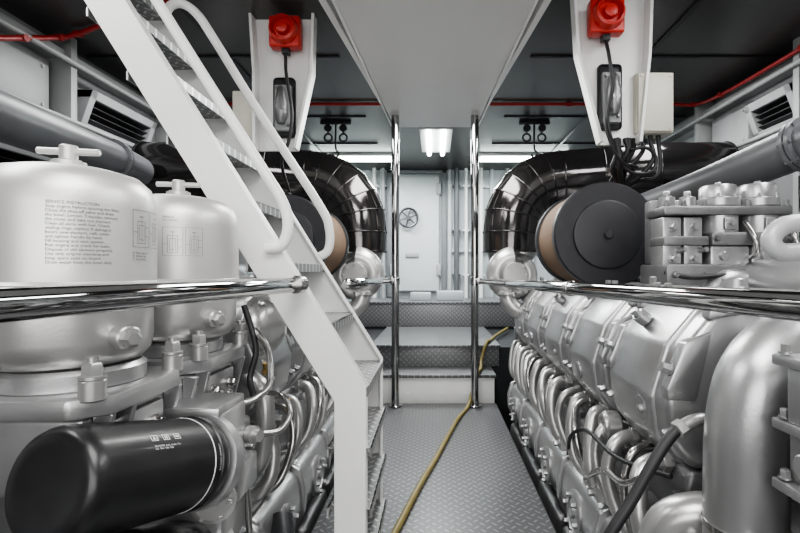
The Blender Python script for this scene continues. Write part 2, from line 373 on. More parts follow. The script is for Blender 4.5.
# ================================================================ ENGINES
def offs(pr,d):
    c=(sum(p[0] for p in pr)/len(pr),sum(p[1] for p in pr)/len(pr)); o=[]
    n=len(pr)
    for i in range(n):
        a=V(pr[i-1]);b=V(pr[i]);e=V(pr[(i+1)%n])
        n1=V(((b-a).y,-(b-a).x)).normalized(); n2=V(((e-b).y,-(e-b).x)).normalized()
        m=(n1+n2).normalized(); 
        if m.dot(b-V(c))<0: m=-m
        o.append((b.x+m.x*d,b.y+m.y*d))
    return o
PITCH=.48
def engine(s,ys,y0,y1):
    e=thing('marine_engine','large silver-painted V-type marine diesel engine'+(' beside the guard rail' if s>0 else ' behind the white ladder'),'engine',(s*1.2,2.3,ZB),'twin main engines')
    rnd=random.Random(7 if s>0 else 9)
    X=lambda x:s*x
    def P(prof,ya,yb,g,bev=0,seg=3): return g.prism([(X(x),ya,z) for x,z in prof],(0,yb-ya,0),bev,seg)
    g=G(); P([(.64,-.5),(.62,.05),(.65,.36),(.76,.50),(1.05,.60),(1.3,.80),(1.55,.80),(1.95,.6),(1.95,-.5)],y0,y1,g,.02)
    g.obj('engine_block',SIL2,e)
    for i,y in enumerate(ys):
        w=PITCH-.060
        g=G()
        BODY=[(.655,.545),(.600,.615),(.586,.715),(.628,.850),(.705,.942),(.790,.974),(1.01,.974),(1.04,.93),(1.04,.545)]
        P(BODY,y+.018,y+w+.010,g,.020,3)
        P(offs(BODY,.013),y+.085,y+w-.055,g,.012,3)
        for yy in (.0,w-.022):
            P([(.66,.725),(.588,.725),(.584,.755),(.632,.872),(.70,.90)],y+yy+.008,y+yy+.048,g,.006,2)
            g.nut((X(.602),y+yy+.028,.800),(-s,0,.36),.014,.020)
            P([(.69,.93),(.695,.962),(.76,.988),(.84,.988),(.84,.95)],y+yy+.008,y+yy+.048,g,.006,2)
            g.nut((X(.79),y+yy+.028,.988),(0,0,1),.014,.020)
            g.nut((X(.606),y+yy+.028,.640),(-s,0,-.3),.012,.018)
        P([(.80,.97),(.81,1.002),(.98,1.002),(.99,.97)],y+.09,y+w-.06,g,.010,2)
        if i%2==0:
            g.lathe((X(.584),y+w*.36,.665),(-s,0,-.12),[(.046,-.02),(.046,.002),(.039,.006),(.031,.002),(.013,.002),(.013,.013),(.010,.015)],24)
            g.cyl((X(.650),y+.27,.90),(X(.620),y+.27,.922),.022,n=18,ch=.003); g.nut((X(.620),y+.27,.922),(-s*.74,0,.67),.013,.014)
        else:
            g.lathe((X(.584),y+w*.62,.655),(-s,0,-.12),[(.034,-.02),(.034,.008),(.026,.012)],20)
        g.cyl((X(.88),y+w/2,1.0),(X(.88),y+w/2,1.033),.034,n=20,ch=.004)
        g.obj('cylinder_head_cover',SIL,e)
        g=G(); P([(.685,.34),(.650,.40),(.638,.49),(.652,.542),(1.0,.542),(1.0,.34)],y+.025,y+w,g,.018,3)
        for dy in (.05,.24,.38): g.nut((X(.646),y+dy,.45+.04*rnd.random()),(-s,0,0),.018,.022)
        g.lathe((X(.645),y+.31,.49),(-s,0,0),[(.035,-.01),(.035,.010),(.026,.013)],18)
        g.obj('cylinder_head',SIL2 if s>0 else SIL,e)
        for dy,r in (((.02,.025),(.145,.013),(.225,.021),(.345,.016)) if s>0 else ((.05,.023),(.20,.014),(.31,.018))):
            j1=rnd.uniform(-.014,.014); j2=rnd.uniform(-.025,.025); j3=rnd.uniform(-.028,.028); j4=rnd.uniform(-.03,.02)
            g=G(); g.tube([(X(.68),y+dy+.105,.515),(X(.615),y+dy+.10+j2,.530),(X(.572+j1),y+dy+.085+j2,.505),(X(.550+j1),y+dy+.055+j3,.430+j4*.5),(X(.558),y+dy+.025+j3,.345+j4),(X(.590),y+dy+.005,.290+j4),(X(.635),y+dy,.275+j4)],r,6,16)
            g.lathe((X(.632),y+dy+.103+j2*.5,.528),(s,0,0),[(r*1.4,-.010),(r*1.4,.008)],6)
            g.obj('runner_pipe',SILB if r>.014 else STEEL,e)
    a,b=ys[0],ys[-1]+PITCH-.03
    # smooth cast side manifold along the crankcase
    g=G(); P([(.66,-.04),(.585,-.02),(.556,.05),(.552,.14),(.572,.215),(.66,.250)],a+.01,b,g,.030,4)
    for i,y in enumerate(ys):
        P([(.60,-.035),(.570,-.02),(.541,.05),(.537,.145),(.560,.230),(.60,.25)],y+.43,y+.462,g,.008,2)
        g.lathe((X(.552),y+.22,.095),(-s,0,.05),[(.088,-.03),(.088,.006),(.078,.012),(.060,.012),(.056,.006),(.02,.006),(.02,.018),(0,.018)],32)
        for q in range(6):
            t2=q*math.pi/3+.2; g.nut((X(.542),y+.22+.070*math.cos(t2),.095+.070*math.sin(t2)),(-s,0,.05),.009,.014)
    g.obj('crankcase_manifold',SIL,e)
    for y in ys:
        g=G(); P([(.62,-.40),(.57,-.38),(.55,-.2),(.56,-.07),(.62,-.06)],y+.03,y+PITCH-.03,g,.02,3)
        g.obj('sump_door',SIL2,e)
    g=G(); g.cyl((X(.625),a,.265),(X(.625),b,.265),.026,n=16)
    for y in ys: g.lathe((X(.625),y+.45,.265),(0,1,0),[(.026,-.012),(.038,-.011),(.038,.011),(.026,.012)],18)
    g.obj('oil_gallery_pipe',SILB,e)
    g=G(); g.lathe((X(1.24),a-.1,.99),(0,1,0),[(.07,0),(.11,.03),(.11,b-a-.2),(.07,b-a-.1)],28)
    for k in range(len(ys)): 
        g.lathe((X(1.24),ys[k]+.2,.99),(0,1,0),[(.1,0),(.125,.002),(.125,.03),(.1,.032)],28)
        g.tube([(X(1.2),ys[k]+.1,1.0),(X(1.08),ys[k]+.1,1.02),(X(1.0),ys[k]+.1,.95)],.04,4,14)
    g.obj('charge_air_manifold',SIL,e)
    for y in ys: 
        g=G(); P([(1.42,.60),(1.42,.95),(1.50,1.0),(1.78,.92),(1.85,.80),(1.88,.60)],y+.01,y+.43,g,.02,3)
        g.obj('outer_head_cover',SIL2,e)
    g=G(); P([(.62,-.1),(.60,.6),(.66,.85),(1.3,.85),(1.3,-.1)],b+.01,b+.12,g,.03,3); g.obj('flywheel_housing',SIL2,e)
    tg=G(); c=V((X(.56),3.44,1.03))
    pts=[];rad=[]
    for k in range(15):
        a2=math.pi*.5-k/14*math.pi*1.75
        pts.append(c+V((s*-.12*math.cos(a2),0,.12*math.sin(a2)))); rad.append(.05+.035*(14-k)/14)
    tg.tube(pts,rad,2,18)
    tg.lathe(c+V((0,-.13,0)),(0,1,0),[(.05,0),(.085,.0),(.09,.02),(.07,.05),(.10,.09),(.10,.2),(.06,.28)],28)
    for k in range(8):
        q=k*math.pi/4; tg.nut(c+V((.075*math.cos(q),-.13,.075*math.sin(q))),(0,-1,0),.008,.01)
    tg.obj('turbocharger_housing',SILB,e)
    g=G(); g.tube([c+V((0,.1,.05)),c+V((0,.17,.10)),(X(.57),3.63,1.2)],[.10,.15,.19],4,24); g.obj('duct_adapter',SILB,e)
    g=G(); g.tube([c+V((0,0,-.1)),(X(.52),3.42,.86),(X(.58),3.40,.78),(X(.70),3.4,.76)],.06,6,18)
    g.lathe((X(.515),3.43,.89),(0,0,1),[(.08,0),(.08,.02)],20); g.obj('outlet_elbow',SILB,e)
    return e
YR=[1.2+PITCH*k for k in range(5)]
er=engine(1,YR,.8,3.55)
el=engine(-1,[1.56+PITCH*k for k in range(4)],1.52,3.45)
# --- right engine near parts
g=G(); g.b2((.82,.72,.35),(1.6,1.18,.93),.02,3); g.b2((.86,.78,.93),(1.3,1.12,.99),.012,3); g.b2((.80,.84,.55),(.84,1.10,.85),.01)
for x in (.9,1.0,1.1): g.nut((x,.72,.86),(0,-1,0),.014,.016)
for y in (.8,.95,1.1): g.nut((.82,y,.88),(-1,0,0),.014,.016)
g.obj('gear_casing',SIL,er)
g=G(); g.tube([(.665,1.03,.10),(.665,1.03,.35),(.665,1.03,.58),(.67,1.03,.72),(.70,1.035,.825),(.78,1.05,.890),(.90,1.06,.895)],.080,6,36)
g.lathe((.665,1.03,.40),(0,0,1),[(.080,0),(.091,.003),(.091,.020),(.080,.023)],32)
g.obj('coolant_pipe',SIL,er)
g=G(); g.cyl((.665,1.03,.50),(.665,1.03,.514),.0825,n=32); g.b2((.61,.935,.495),(.64,.955,.518),.003); g.obj('hose_clamp',STEEL,er)
g=G(); g.tube([(.535,1.17,-.15),(.535,1.17,.25),(.540,1.17,.36),(.565,1.16,.44),(.62,1.14,.475),(.70,1.12,.48)],.050,6,28)
g.lathe((.536,1.17,.30),(0,0,1),[(.05,0),(.066,.003),(.066,.022),(.05,.025)],28)
for k in range(6):
    q=k*math.pi/3+.3; g.nut((.536+.060*math.cos(q),1.17+.060*math.sin(q),.325),(0,0,1),.007,.010)
g.obj('coolant_elbow',SILB,er)
g=G(); g.tube([(.575,.98,-.1),(.575,.98,.30),(.585,.98,.40),(.62,.985,.45),(.66,.99,.46)],.034,6,20); g.obj('bypass_pipe',SILB,er)
g=G(); g.b2((.66,.75,.66),(.84,.90,.89),.012,2); g.b2((.665,.745,.50),(.80,.86,.64),.012,2)
for z in (.652,.765,.885): g.b2((.640,.735,z-.010),(.86,.915,z+.010),.004)
for z in (.665,.778,.898):
    for yy in (.755,.895): g.nut((.653,yy,z),(0,0,1),.009,.014)
for z in (.70,.73,.82,.85): g.nut((.68,.75,z),(0,-1,0),.010,.014); g.nut((.66,.83,z),(-1,0,0),.010,.014)
g.b2((.645,.77,.775),(.665,.88,.875),.004)
g.cyl((.66,.82,.715),(.625,.82,.715),.022,n=20,ch=.003); g.cyl((.665,.80,.57),(.635,.80,.57),.026,n=20,ch=.003); g.nut((.635,.80,.57),(-1,0,0),.016,.02)
g.obj('thermostat_housing',SIL,er)
g=G(); g.tube([(.86,1.0,1.16),(.78,1.0,1.155),(.725,1.0,1.145),(.700,1.0,1.118),(.72,1.0,1.092),(.80,1.0,1.085),(.9,1.0,1.0)],.019,10,18)
g.obj('vent_hose',mat('smooth_grey_hose',(.40,.405,.41),.38,.15),er)
g=G(); g.cyl((.762,1.0,1.154),(.785,1.0,1.156),.022,n=20,ch=.002); g.obj('hose_clamp',STEEL,er)
g=G(); g.tube([W(690,424,1.14),W(680,428,1.135),W(668,440,1.13),W(652,465,1.12),W(632,500,1.11),W(610,535,1.10),W(594,570,1.1)],.0135,6,16); g.obj('rubber_hose',RUB,er)
g=G(); g.tube([W(712,440,1.15),W(712,428,1.15),W(705,420,1.145),W(694,421,1.14),W(682,427,1.137)],.016,6,16); c=W(684,426,1.137); g.lathe(c,W(672,434,1.13)-c,[(.018,0),(.021,.002),(.021,.022),(.018,.024)],6); g.obj('hose_elbow',SILB,er)
g=G(); g.cyl((.570,1.62,.535),(.62,1.62,.535),.046,n=28,ch=.005); g.ring((.571,1.62,.535),(1,0,0),.031,.010); g.b2((.59,1.59,.42),(.62,1.65,.535),.006); g.obj('lifting_eye',SILB,er)
for k,y in enumerate((1.27,1.68,2.16)):
    g=G(); g.b2((.560,y-.025,.25),(.61,y+.025,.31),.006); g.nut((.560,y,.28),(-1,0,0),.014,.02); g.obj('pipe_bracket',SILB,er)
g=G(); g.tube([(.54,1.24,.52),(.525,1.34,.46),(.53,1.50,.43),(.515,1.62,.36),(.55,1.75,.28)],.010,6,12); g.obj('fuel_line',STEEL,er)
g=G(); g.tube([(.60,1.22,.53),(.54,1.42,.50),(.535,1.70,.49),(.52,1.84,.42),(.55,1.98,.30)],.007,6,12); g.obj('fuel_line',RUB,er)
g=G(); g.cyl((.535,1.26,-.10),(.60,1.36,-.05),.035,n=24,ch=.006); g.obj('starter_motor',DARK,er)
# right fuel filter group
fg=thing('fuel_filter_bank','joined silver fuel filter housings with bolted caps and fittings','filter',(1.06,1.9,.99))
g=G(); g.b2((.86,1.78,.995),(1.345,2.02,1.08),.01); g.b2((.87,1.93,1.08),(1.34,2.0,1.34),.01)
g.b2((1.035,1.79,1.15),(1.34,1.95,1.20),.008); g.b2((.86,1.80,1.265),(1.345,1.96,1.300),.008); g.b2((.86,1.80,1.15),(1.03,1.93,1.185),.006)
for x in (.89,1.0,1.19,1.315): g.nut((x,1.78,1.04),(0,-1,0),.011,.014)
for x in (.875,.94,1.02,1.185,1.33): g.nut((x,1.815,1.300),(0,0,1),.010,.018)
for x in (1.05,1.185,1.32): g.nut((x,1.79,1.175),(0,-1,0),.010,.014)
g.obj('mounting_base',SIL2,fg)
for x,r,zt2 in ((1.108,.070,1.385),(1.262,.070,1.39)):
    g=G(); g.b2((x-.074,1.80,1.04),(x+.074,1.94,1.15),.010,2)
    g.lathe((x,1.88,1.07),(0,0,1),[(r*.9,0),(r,.01),(r,.230),(r*1.08,.235),(r*1.08,.262),(r*.98,.266),(r*.96,zt2-1.07-.010),(r*.88,zt2-1.07)],32)
    for q in range(6):
        a=q*math.pi/3; g.nut((x+r*.98*math.cos(a),1.88+r*.98*math.sin(a),1.333),(0,0,1),.007,.014)
    g.nut((x,1.88,zt2),(0,0,1),.013,.012); g.cyl((x-.03,1.805,1.11),(x-.03,1.78,1.11),.016,n=14,ch=.002); g.nut((x+.035,1.80,1.08),(0,-1,0),.012,.015)
    g.b2((x-.02,1.80,1.21),(x+.02,1.83,1.255),.004); g.nut((x,1.80,1.232),(0,-1,0),.010,.014)
    g.obj('filter_housing',SIL,fg)
for x in (.900,.980):
    g=G(); g.b2((x-.036,1.82,1.05),(x+.036,1.93,1.26),.008,2); g.cyl((x,1.865,1.29),(x,1.865,1.34),.030,n=20,ch=.003); g.nut((x,1.865,1.34),(0,0,1),.014,.018); g.nut((x,1.82,1.22),(0,-1,0),.014,.02); g.nut((x,1.82,1.10),(0,-1,0),.013,.02)
    g.cyl((x+.02,1.83,1.13),(x+.035,1.79,1.135),.010,n=12)
    g.obj('valve_fitting',SIL,fg)
for x in (1.185,1.335):
    g=G(); g.tube([(x,1.83,1.10),(x,1.77,1.12),(x-.01,1.765,1.18),(x-.01,1.82,1.24)],.010,5,10); g.obj('fuel_line',STEEL,fg)
g=G(); g.tube([(.86,1.80,1.05),(.95,1.765,1.03),(1.10,1.76,1.04),(1.25,1.765,1.03),(1.34,1.80,1.05)],.009,5,12); g.obj('fuel_line',RUB,fg)
# ================================================================ LEFT: canister filters
def canister(x,y,lab):
    c=thing('canister_filter',lab,'filter',(x,y,.87),'large canister filters')
    r=.152
    g=G(); g.lathe((x,y,1.005),(0,0,1),[(r*1.0,0),(r*1.05,.006),(r*1.05,.022),(r,.028),(r,.165),(r*.985,.19),(r*.93,.215),(r*.80,.234),(r*.55,.245),(r*.30,.249),(.03,.25),(.03,.262),(0,.262)],64)
    g.obj('canister_dome',SILC,c)
    g=G(); g.lathe((x,y,.872),(0,0,1),[(r*.70,0),(r*.84,.008),(r*.93,.025),(r*.96,.05),(r*.96,.118),(r*1.05,.122),(r*1.05,.130)],64); g.obj('canister_bowl',SILB,c)
    g=G(); g.lathe((x,y,1.001),(0,0,1),[(r*1.02,0),(r*1.02,.006)],64); g.obj('seal_ring',RUB,c)
    g=G(); g.cyl((x,y,1.262),(x,y,1.30),.016,n=16,ch=.002); g.cyl((x-.055,y-.01,1.288),(x+.055,y+.01,1.288),.007,n=12,ch=.002); g.cyl((x,y,1.262),(x,y,1.27),.026,n=6); g.obj('t_handle',SILC,c)
    return c,r
c1,r1=canister(-.725,.95,'big pale silver canister filter with printed instructions and T-handle')
c2,r2=canister(-.70,1.31,'pale silver canister filter with small printed diagram')
def cm(x,y,r,z,a0): return lambda u,v: V((x+r*math.sin(a0+u/r),y-r*math.cos(a0+u/r),z+v))
lines="SERVICE INSTRUCTION\nStop engine before opening the filter.\nClose the shut-off valve and drain\nthe bowl. Loosen T-handle, remove\nthe cover and take out element.\nClean all parts with fuel. Check\nsealing rings, replace if damaged.\nInsert new element, refit cover\nand tighten handle by hand.\nFill housing and vent system.\nRun engine and check for leaks.\nDispose of old element properly.\nUse only original elements and\nkeep spare seals on board.\nDrain water from the bowl daily."
def pict(fn,name,parent,m,u0,v0,w,h,kind=0):
    g=G()
    def q(a,b,c,d):
        n=6
        for i in range(n):
            x0=a+(c-a)*i/n; x1=a+(c-a)*(i+1)/n
            g.bm.faces.new([g.bm.verts.new(fn(u0+x*w,v0+y*h)) for x,y in ((x0,b),(x1,b),(x1,d),(x0,d))])
    t=.018
    if kind==0:
        q(0,0,1,t/2);q(0,1-t/2,1,1);q(0,0,t,1);q(1-t,0,1,1)
        q(.25,.1,.27,.7);q(.73,.1,.75,.7);q(.25,.1,.75,.11);q(.25,.69,.75,.70);q(.35,.2,.365,.6);q(.635,.2,.65,.6);q(.49,.15,.505,.85);q(.38,.82,.62,.835)
        q(.35,.2,.65,.21);q(.35,.59,.65,.6);q(.05,.4,.25,.41);q(.75,.3,.95,.31);q(.75,.55,.95,.56)
    else:
        q(0,0,1,.1);q(0,.9,1,1);q(0,0,.1,1);q(.9,0,1,1)
        if kind==1: q(.25,.25,.75,.4);q(.4,.4,.6,.8)
        if kind==2: q(.3,.2,.45,.8);q(.55,.2,.7,.8)
        if kind==3: q(.2,.3,.8,.45);q(.2,.55,.8,.7)
    g.obj(name,m,parent)
f1=cm(-.725,.95,r1+.0008,1.168,.44)
text_mesh(lines,.0074,f1,'printed_instructions',INK,c1,spacing=1.0)
pict(f1,'printed_diagram',c1,INK,.138,-.070,.046,.072); pict(f1,'printed_diagram',c1,INK,.188,-.070,.040,.072)
text_mesh("A  Filter element\nB  Sealing ring\nC  Drain plug",.006,lambda u,v:f1(u+.138,v-.083),'printed_instructions',INK,c1)
f2=cm(-.70,1.31,r2+.0008,1.17,.26)
text_mesh("SERVICE\nSee manual",.007,lambda u,v:f2(u,v+.012),'printed_instructions',INK,c2)
pict(f2,'printed_diagram',c2,INK,.0,-.080,.045,.070); pict(f2,'printed_diagram',c2,INK,.050,-.080,.040,.070)
# base casting
fb=G(); 
for y in (.95,1.31):
    q=.155
    fb.prism([(-.715-q,y-q+.05,.80),(-.715-q+.05,y-q,.80),(-.715+q-.05,y-q,.80),(-.715+q,y-q+.05,.80),(-.715+q,y+q-.05,.80),(-.715+q-.05,y+q,.80),(-.715-q+.05,y+q,.80),(-.715-q,y+q-.05,.80)],(0,0,.035),.006,2)
    fb.cyl((-.715,y,.83),(-.715,y,.873),.125,n=40,ch=.008)
fb.b2((-.93,.82,.66),(-.60,1.46,.80),.012,3); fb.b2((-.62,.86,.70),(-.585,1.04,.78),.008); fb.b2((-.62,1.22,.70),(-.585,1.40,.78),.008)
for y in (.84,.90,1.06,1.14,1.20,1.42): fb.prism([(-.60,y,.66),(-.60,y,.80),(-.565,y,.80)],(0,.014,0),.002,1)
fb=fb.obj('filter_base',SIL,el)
for x,y in ((-.585,.82),(-.585,1.07),(-.585,1.19),(-.585,1.44),(-.84,.82)):
    g=G(); g.cyl((x,y,.83),(x,y,.868),.021,n=20,ch=.003); g.nut((x,y,.868),(0,0,1),.017,.022); g.cyl((x,y,.89),(x,y,.905),.009,n=10); g.obj('stud_nut',SILB,fb)
for y,z in ((.985,.93),(1.335,.93)):
    g=G(); g.cyl((-.60,y-.08,z),(-.552,y-.115,z),.022,n=20,ch=.003); g.lathe((-.553,y-.115,z),(.8,-.6,0),[(.017,0),(.017,.014),(.011,.02)],6); g.obj('drain_plug',SILB,fb)
for y in (.95,1.31):
    g=G(); g.nut((-.585,y-.05,.74),(1,0,0),.012,.016); g.obj('bolt',STEEL,fb)
    g=G(); g.nut((-.585,y+.05,.74),(1,0,0),.012,.016); g.obj('bolt',STEEL,fb)
g=G(); g.b2((-.99,.74,.845),(-.90,1.48,1.10),.02,3); g.obj('engine_bracket',SIL2,el)
g=G(); g.b2((-1.5,.7,-.5),(-.93,1.52,.86),.02,3); g.b2((-.94,1.15,.1),(-.62,1.50,.64),.02,3); 
for z in (.2,.35,.5): g.b2((-.64,1.16,z),(-.61,1.49,z+.03),.006)
g.b2((-.66,1.24,.15),(-.57,1.48,.42),.025,3); g.lathe((-.58,1.36,.285),(1,0,0),[(.075,-.02),(.075,.012),(.06,.018),(.02,.02)],32)
for k in range(6):
    q=k*math.pi/3; g.nut((-.57,1.36+.062*math.cos(q),.285+.062*math.sin(q)),(1,0,0),.009,.014)
g.b2((-.66,1.26,.46),(-.56,1.47,.62),.02,3); g.nut((-.56,1.31,.54),(1,0,0),.016,.02); g.nut((-.56,1.42,.54),(1,0,0),.016,.02)
g.obj('gear_casing',SIL,el)
g=G(); g.lathe((-.60,1.66,.86),(1,-.25,.1),[(.09,-.14),(.10,-.02),(.095,.02),(.075,.045),(.04,.055),(0,.056)],32); g.lathe((-.60,1.66,.86),(1,-.25,.1),[(.108,-.02),(.112,-.016),(.112,.0),(.108,.004)],32)
for k in range(6):
    q=k*math.pi/3; g.nut(V((-.585,1.655,.86))+V((0,.094*math.cos(q),.094*math.sin(q))),(1,-.25,.1),.009,.016)
g.tube([(-.62,1.60,.70),(-.56,1.56,.66),(-.545,1.54,.56),(-.56,1.54,.45),(-.60,1.56,.40)],.030,6,18)
g.obj('pump_casting',SILB,el)
# oil filters
def oilf(p0,p1,r,lab,text):
    p0=V(p0);p1=V(p1);d=(p1-p0).normalized();L=(p1-p0).length
    o=thing('oil_filter',lab,'oil filter',(p0+p1)/2,'spin-on oil filters')
    g=G(); g.lathe(p0,d,[(0,.003),(r*.60,.002),(r*.66,.000),(r*.84,.000),(r*.93,.005),(r*.985,.016),(r,.030),(r,L-.03),(r*1.03,L-.028),(r*1.03,L-.012),(r*.96,L)],56); g.obj('filter_can',BLACK,o)
    if text:
        g=G(); g.lathe(p0+d*(L-.052),d,[(r,0),(r+.0009,.0002),(r+.0009,.0022),(r,.0024)],56,capend=False); g.obj('printed_ring',WINK,o)
        cam=V((0,0,CZ)); mid=p0+(p1-p0)*.7; n=(cam-mid); n=(n-d*n.dot(d)).normalized(); up=d.cross(n)
        if up.z<0: up=-up
        ph=.50
        fn=lambda u,v:(p0+d*(L*.34+u)+(n*math.cos(ph+v/r)+up*math.sin(ph+v/r))*(r+.0008))
        for k in range(3): pict(fn,'printed_icon',o,WINK,.01+k*.027,.002,.015,.012,[1,2,3,1][k])
        text_mesh("OIL FILTER  Huile  Aceite  Olio\nOel  Oleo  Olie  Olja",.0048,lambda u,v:fn(u+.01,v-.010),'printed_lettering',WINK,o)
        fn2=lambda u,v:(p0+d*(L-.038+v)+(n*math.cos(ph-.2-u/r)+up*math.sin(ph-.2-u/r))*(r+.0008))
        text_mesh("CHANGE WITH OIL",.006,fn2,'printed_lettering',WINK,o)
oilf(W(46,488,.73),W(194,462,1.03),.092,'satin black spin-on oil filter with white printing',True)
oilf(W(110,575,.88),W(195,556,1.08),.075,'satin black spin-on oil filter below the first',False)
g=G()
ax=W(194,462,1.03)-W(46,488,.73)
g.lathe(W(194,462,1.03),ax,[(.082,.002),(.099,.006),(.099,.03),(.085,.045),(.07,.08)],40)
g.b2((-.61,1.06,.42),(-.47,1.20,.735),.012,2); g.b2((-.62,1.10,.52),(-.45,1.22,.60),.008,2); g.b2((-.605,1.055,.72),(-.475,1.20,.75),.006,2)
g.lathe(W(195,556,1.08),W(195,556,1.08)-W(110,575,.88),[(.068,.002),(.085,.006),(.085,.028),(.07,.035)],36)
fh=g.obj('filter_head',SIL,el)
g=G(); g.lathe((-.49,1.064,.545),(.2,-.95,0),[(.048,0),(.048,.012),(.036,.014),(.036,.02),(.014,.021),(.014,.03),(0,.03)],28)
for k in range(6):
    q=k*math.pi/3; g.nut(V((-.49,1.054,.545))+V((.04*math.cos(q),0,.04*math.sin(q))),(.2,-.95,0),.006,.008)
g.obj('round_plug',SILB,fh)
for z in (.70,.45,.62):
    g=G(); g.nut((-.482,1.062,z),(.3,-.95,0),.013,.018); g.obj('bolt',STEEL,fh)
def hose(pts,r,m,label,name='hose',n=14): G().tube(pts,r,7,n).obj(name,m,label=label,cat='hose',group='engine hoses')
g=G(); a=W(196,398,1.22); b=W(232,402,1.25)
g.cyl(a,b,.022,n=20,ch=.003)
for k in range(4): 
    c=a+(b-a)*(k/4+.1); g.lathe(c,b-a,[(.022,0),(.030,.001),(.030,.009),(.022,.01)],18)
g.obj('threaded_coupling',STEEL,fh)
hose([W(232,402,1.25),W(246,402,1.26),W(262,394,1.28),W(270,380,1.32),W(268,350,1.38),W(255,330,1.45)],.009,STEEL,'silver braided hose looping from the filter head')
hose([W(228,392,1.26),W(240,410,1.24),W(240,440,1.22),W(246,480,1.2),W(250,540,1.2)],.008,STEEL,'steel line running down beside the filter head')
hose([W(262,434,1.23),W(280,430,1.27),W(290,412,1.32),W(282,396,1.38),W(264,392,1.45)],.008,STEEL,'steel braided line curling behind the filter head')
hose([W(244,306,1.47),W(252,330,1.44),W(256,352,1.42),W(250,378,1.40),W(254,398,1.36)],.009,RUB,'black hose tucked behind the canister filter')
g=G(); p=W(249,434,1.2); g.lathe(p,(1,-.4,0),[(.012,-.02),(.012,0),(.022,0),(.022,.018),(.015,.02),(.015,.035)],18); g.obj('hex_fitting',SILB,fh)
for px,py,Y in ((289,408,1.44),(266,372,1.42)):
    g=G(); p=W(px,py,Y); g.cyl(p,p+V((.0,-.01,.03)),.007,n=12,ch=.002); g.lathe(p,(0,0,1),[(.012,-.006),(.012,.006)],6); g.obj('brass_fitting',BRASS,el)
g=G(); g.cyl((-.51,1.60,.10),(-.56,1.72,.16),.05,n=24,ch=.005); g.obj('pump_body',DARK,el)
# ================================================================ BIG PIPES
def bigpipe(pts,r,fl,label):
    p=thing('pipe',label,'pipe',V(pts[0])); G().tube(pts,r,4,28).obj('pipe_run',GREYP,p,angle=60)
    P=[V(q) for q in pts]
    for f in fl:
        k=min(int(f),len(P)-2); c=P[k]+(P[k+1]-P[k])*(f-k); d=(P[k+1]-P[k]).normalized(); a,b=basis(d)
        g=G(); g.lathe(c-d*.02,d,[(r,0),(r*1.22,.002),(r*1.22,.018),(r*1.06,.020),(r*1.06,.024),(r*1.22,.026),(r*1.22,.042),(r,.044)],28)
        for q in range(8):
            t2=q*math.pi/4; g.cyl(c+(a*math.cos(t2)+b*math.sin(t2))*r*1.14-d*.026,c+(a*math.cos(t2)+b*math.sin(t2))*r*1.14+d*.03,.007,n=6)
        g.obj('flange',GREYP,p)
bigpipe([(-1.64,.9,1.66),(-1.76,1.9,1.68),(-1.93,2.9,1.72),(-1.98,3.2,1.72)],.10,(1.95,),'thick dark grey pipe along the bulkhead')
bigpipe([(-1.55,1.0,1.24),(-1.62,1.9,1.36),(-1.75,2.9,1.44),(-1.8,3.3,1.46)],.05,(),'thinner dark grey pipe under the thick pipe')
bigpipe([(1.12,3.1,1.38),(1.22,2.8,1.42),(1.33,2.4,1.47),(1.42,2.0,1.53),(1.55,1.4,1.62),(1.7,.9,1.72)],.088,(3.2,),'dark grey flanged pipe above the engine')
# ================================================================ VENTS
PLATE=mat('access_plate',(.42,.43,.435),.45,0,.1,5)
def vent(s,y0,y1,z0,z1):
    v=thing('wall_vent','pale grey slanted ventilation housing with dark louvres','vent',(s*(XW-.02),(y0+y1)/2,z0),'bulkhead ventilation grilles')
    g=G(); w=.05
    def slab(ya,yb,za,zb):
        f=lambda z:.06+.09*(z-z0)/(z1-z0)
        g.prism([(s*XW,ya,za),(s*(XW-f(za)),ya,za),(s*(XW-f(zb)),ya,zb),(s*XW,ya,zb)],(0,yb-ya,0))
    slab(y0,y0+w,z0,z1); slab(y1-w,y1,z0,z1); slab(y0,y1,z0,z0+w); slab(y0,y1,z1-w,z1); g.obj('vent_frame',PLATE,v,bevel=.003)
    G().b2((s*XW,y0+w,z0+w),(s*(XW-.02),y1-w,z1-w)).obj('vent_backing',RUB,v)
    n=4
    for i in range(n):
        z=z0+w+(z1-z0-2*w)*(i+.5)/n; f=.05+.09*(z-z0)/(z1-z0)
        G().prism([(s*(XW-.02),y0+w,z-.010),(s*(XW-.02),y0+w,z-.005),(s*(XW-f),y0+w,z+.020),(s*(XW-f),y0+w,z+.015)],(0,y1-y0-2*w,0)).obj('louvre_slat',DARK,v)
vent(-1,3.02,3.72,1.95,2.20); vent(-1,2.3,2.82,1.48,1.72); vent(1,2.92,3.35,1.96,2.20)
for s,y0,y1,z0,z1 in ((-1,2.25,2.8,1.96,2.28),(1,2.25,2.8,1.96,2.28),(1,2.3,2.8,1.3,1.8),(1,3.45,3.9,1.96,2.28),(-1,4.05,4.7,1.3,1.84),(1,4.05,4.7,1.3,1.84)):
    g=G(); g.b2((s*(XW),y0,z0),(s*(XW-.05),y1,z1),.006)
    for yy in (y0+.05,y1-.05):
        for zz in (z0+.05,z1-.05): g.cyl((s*(XW-.05),yy,zz),(s*(XW-.058),yy,zz),.011,n=8)
    g.obj('access_panel',PLATE,label='grey bolted access panel on the bulkhead',cat='panel',group='bulkhead access panels')
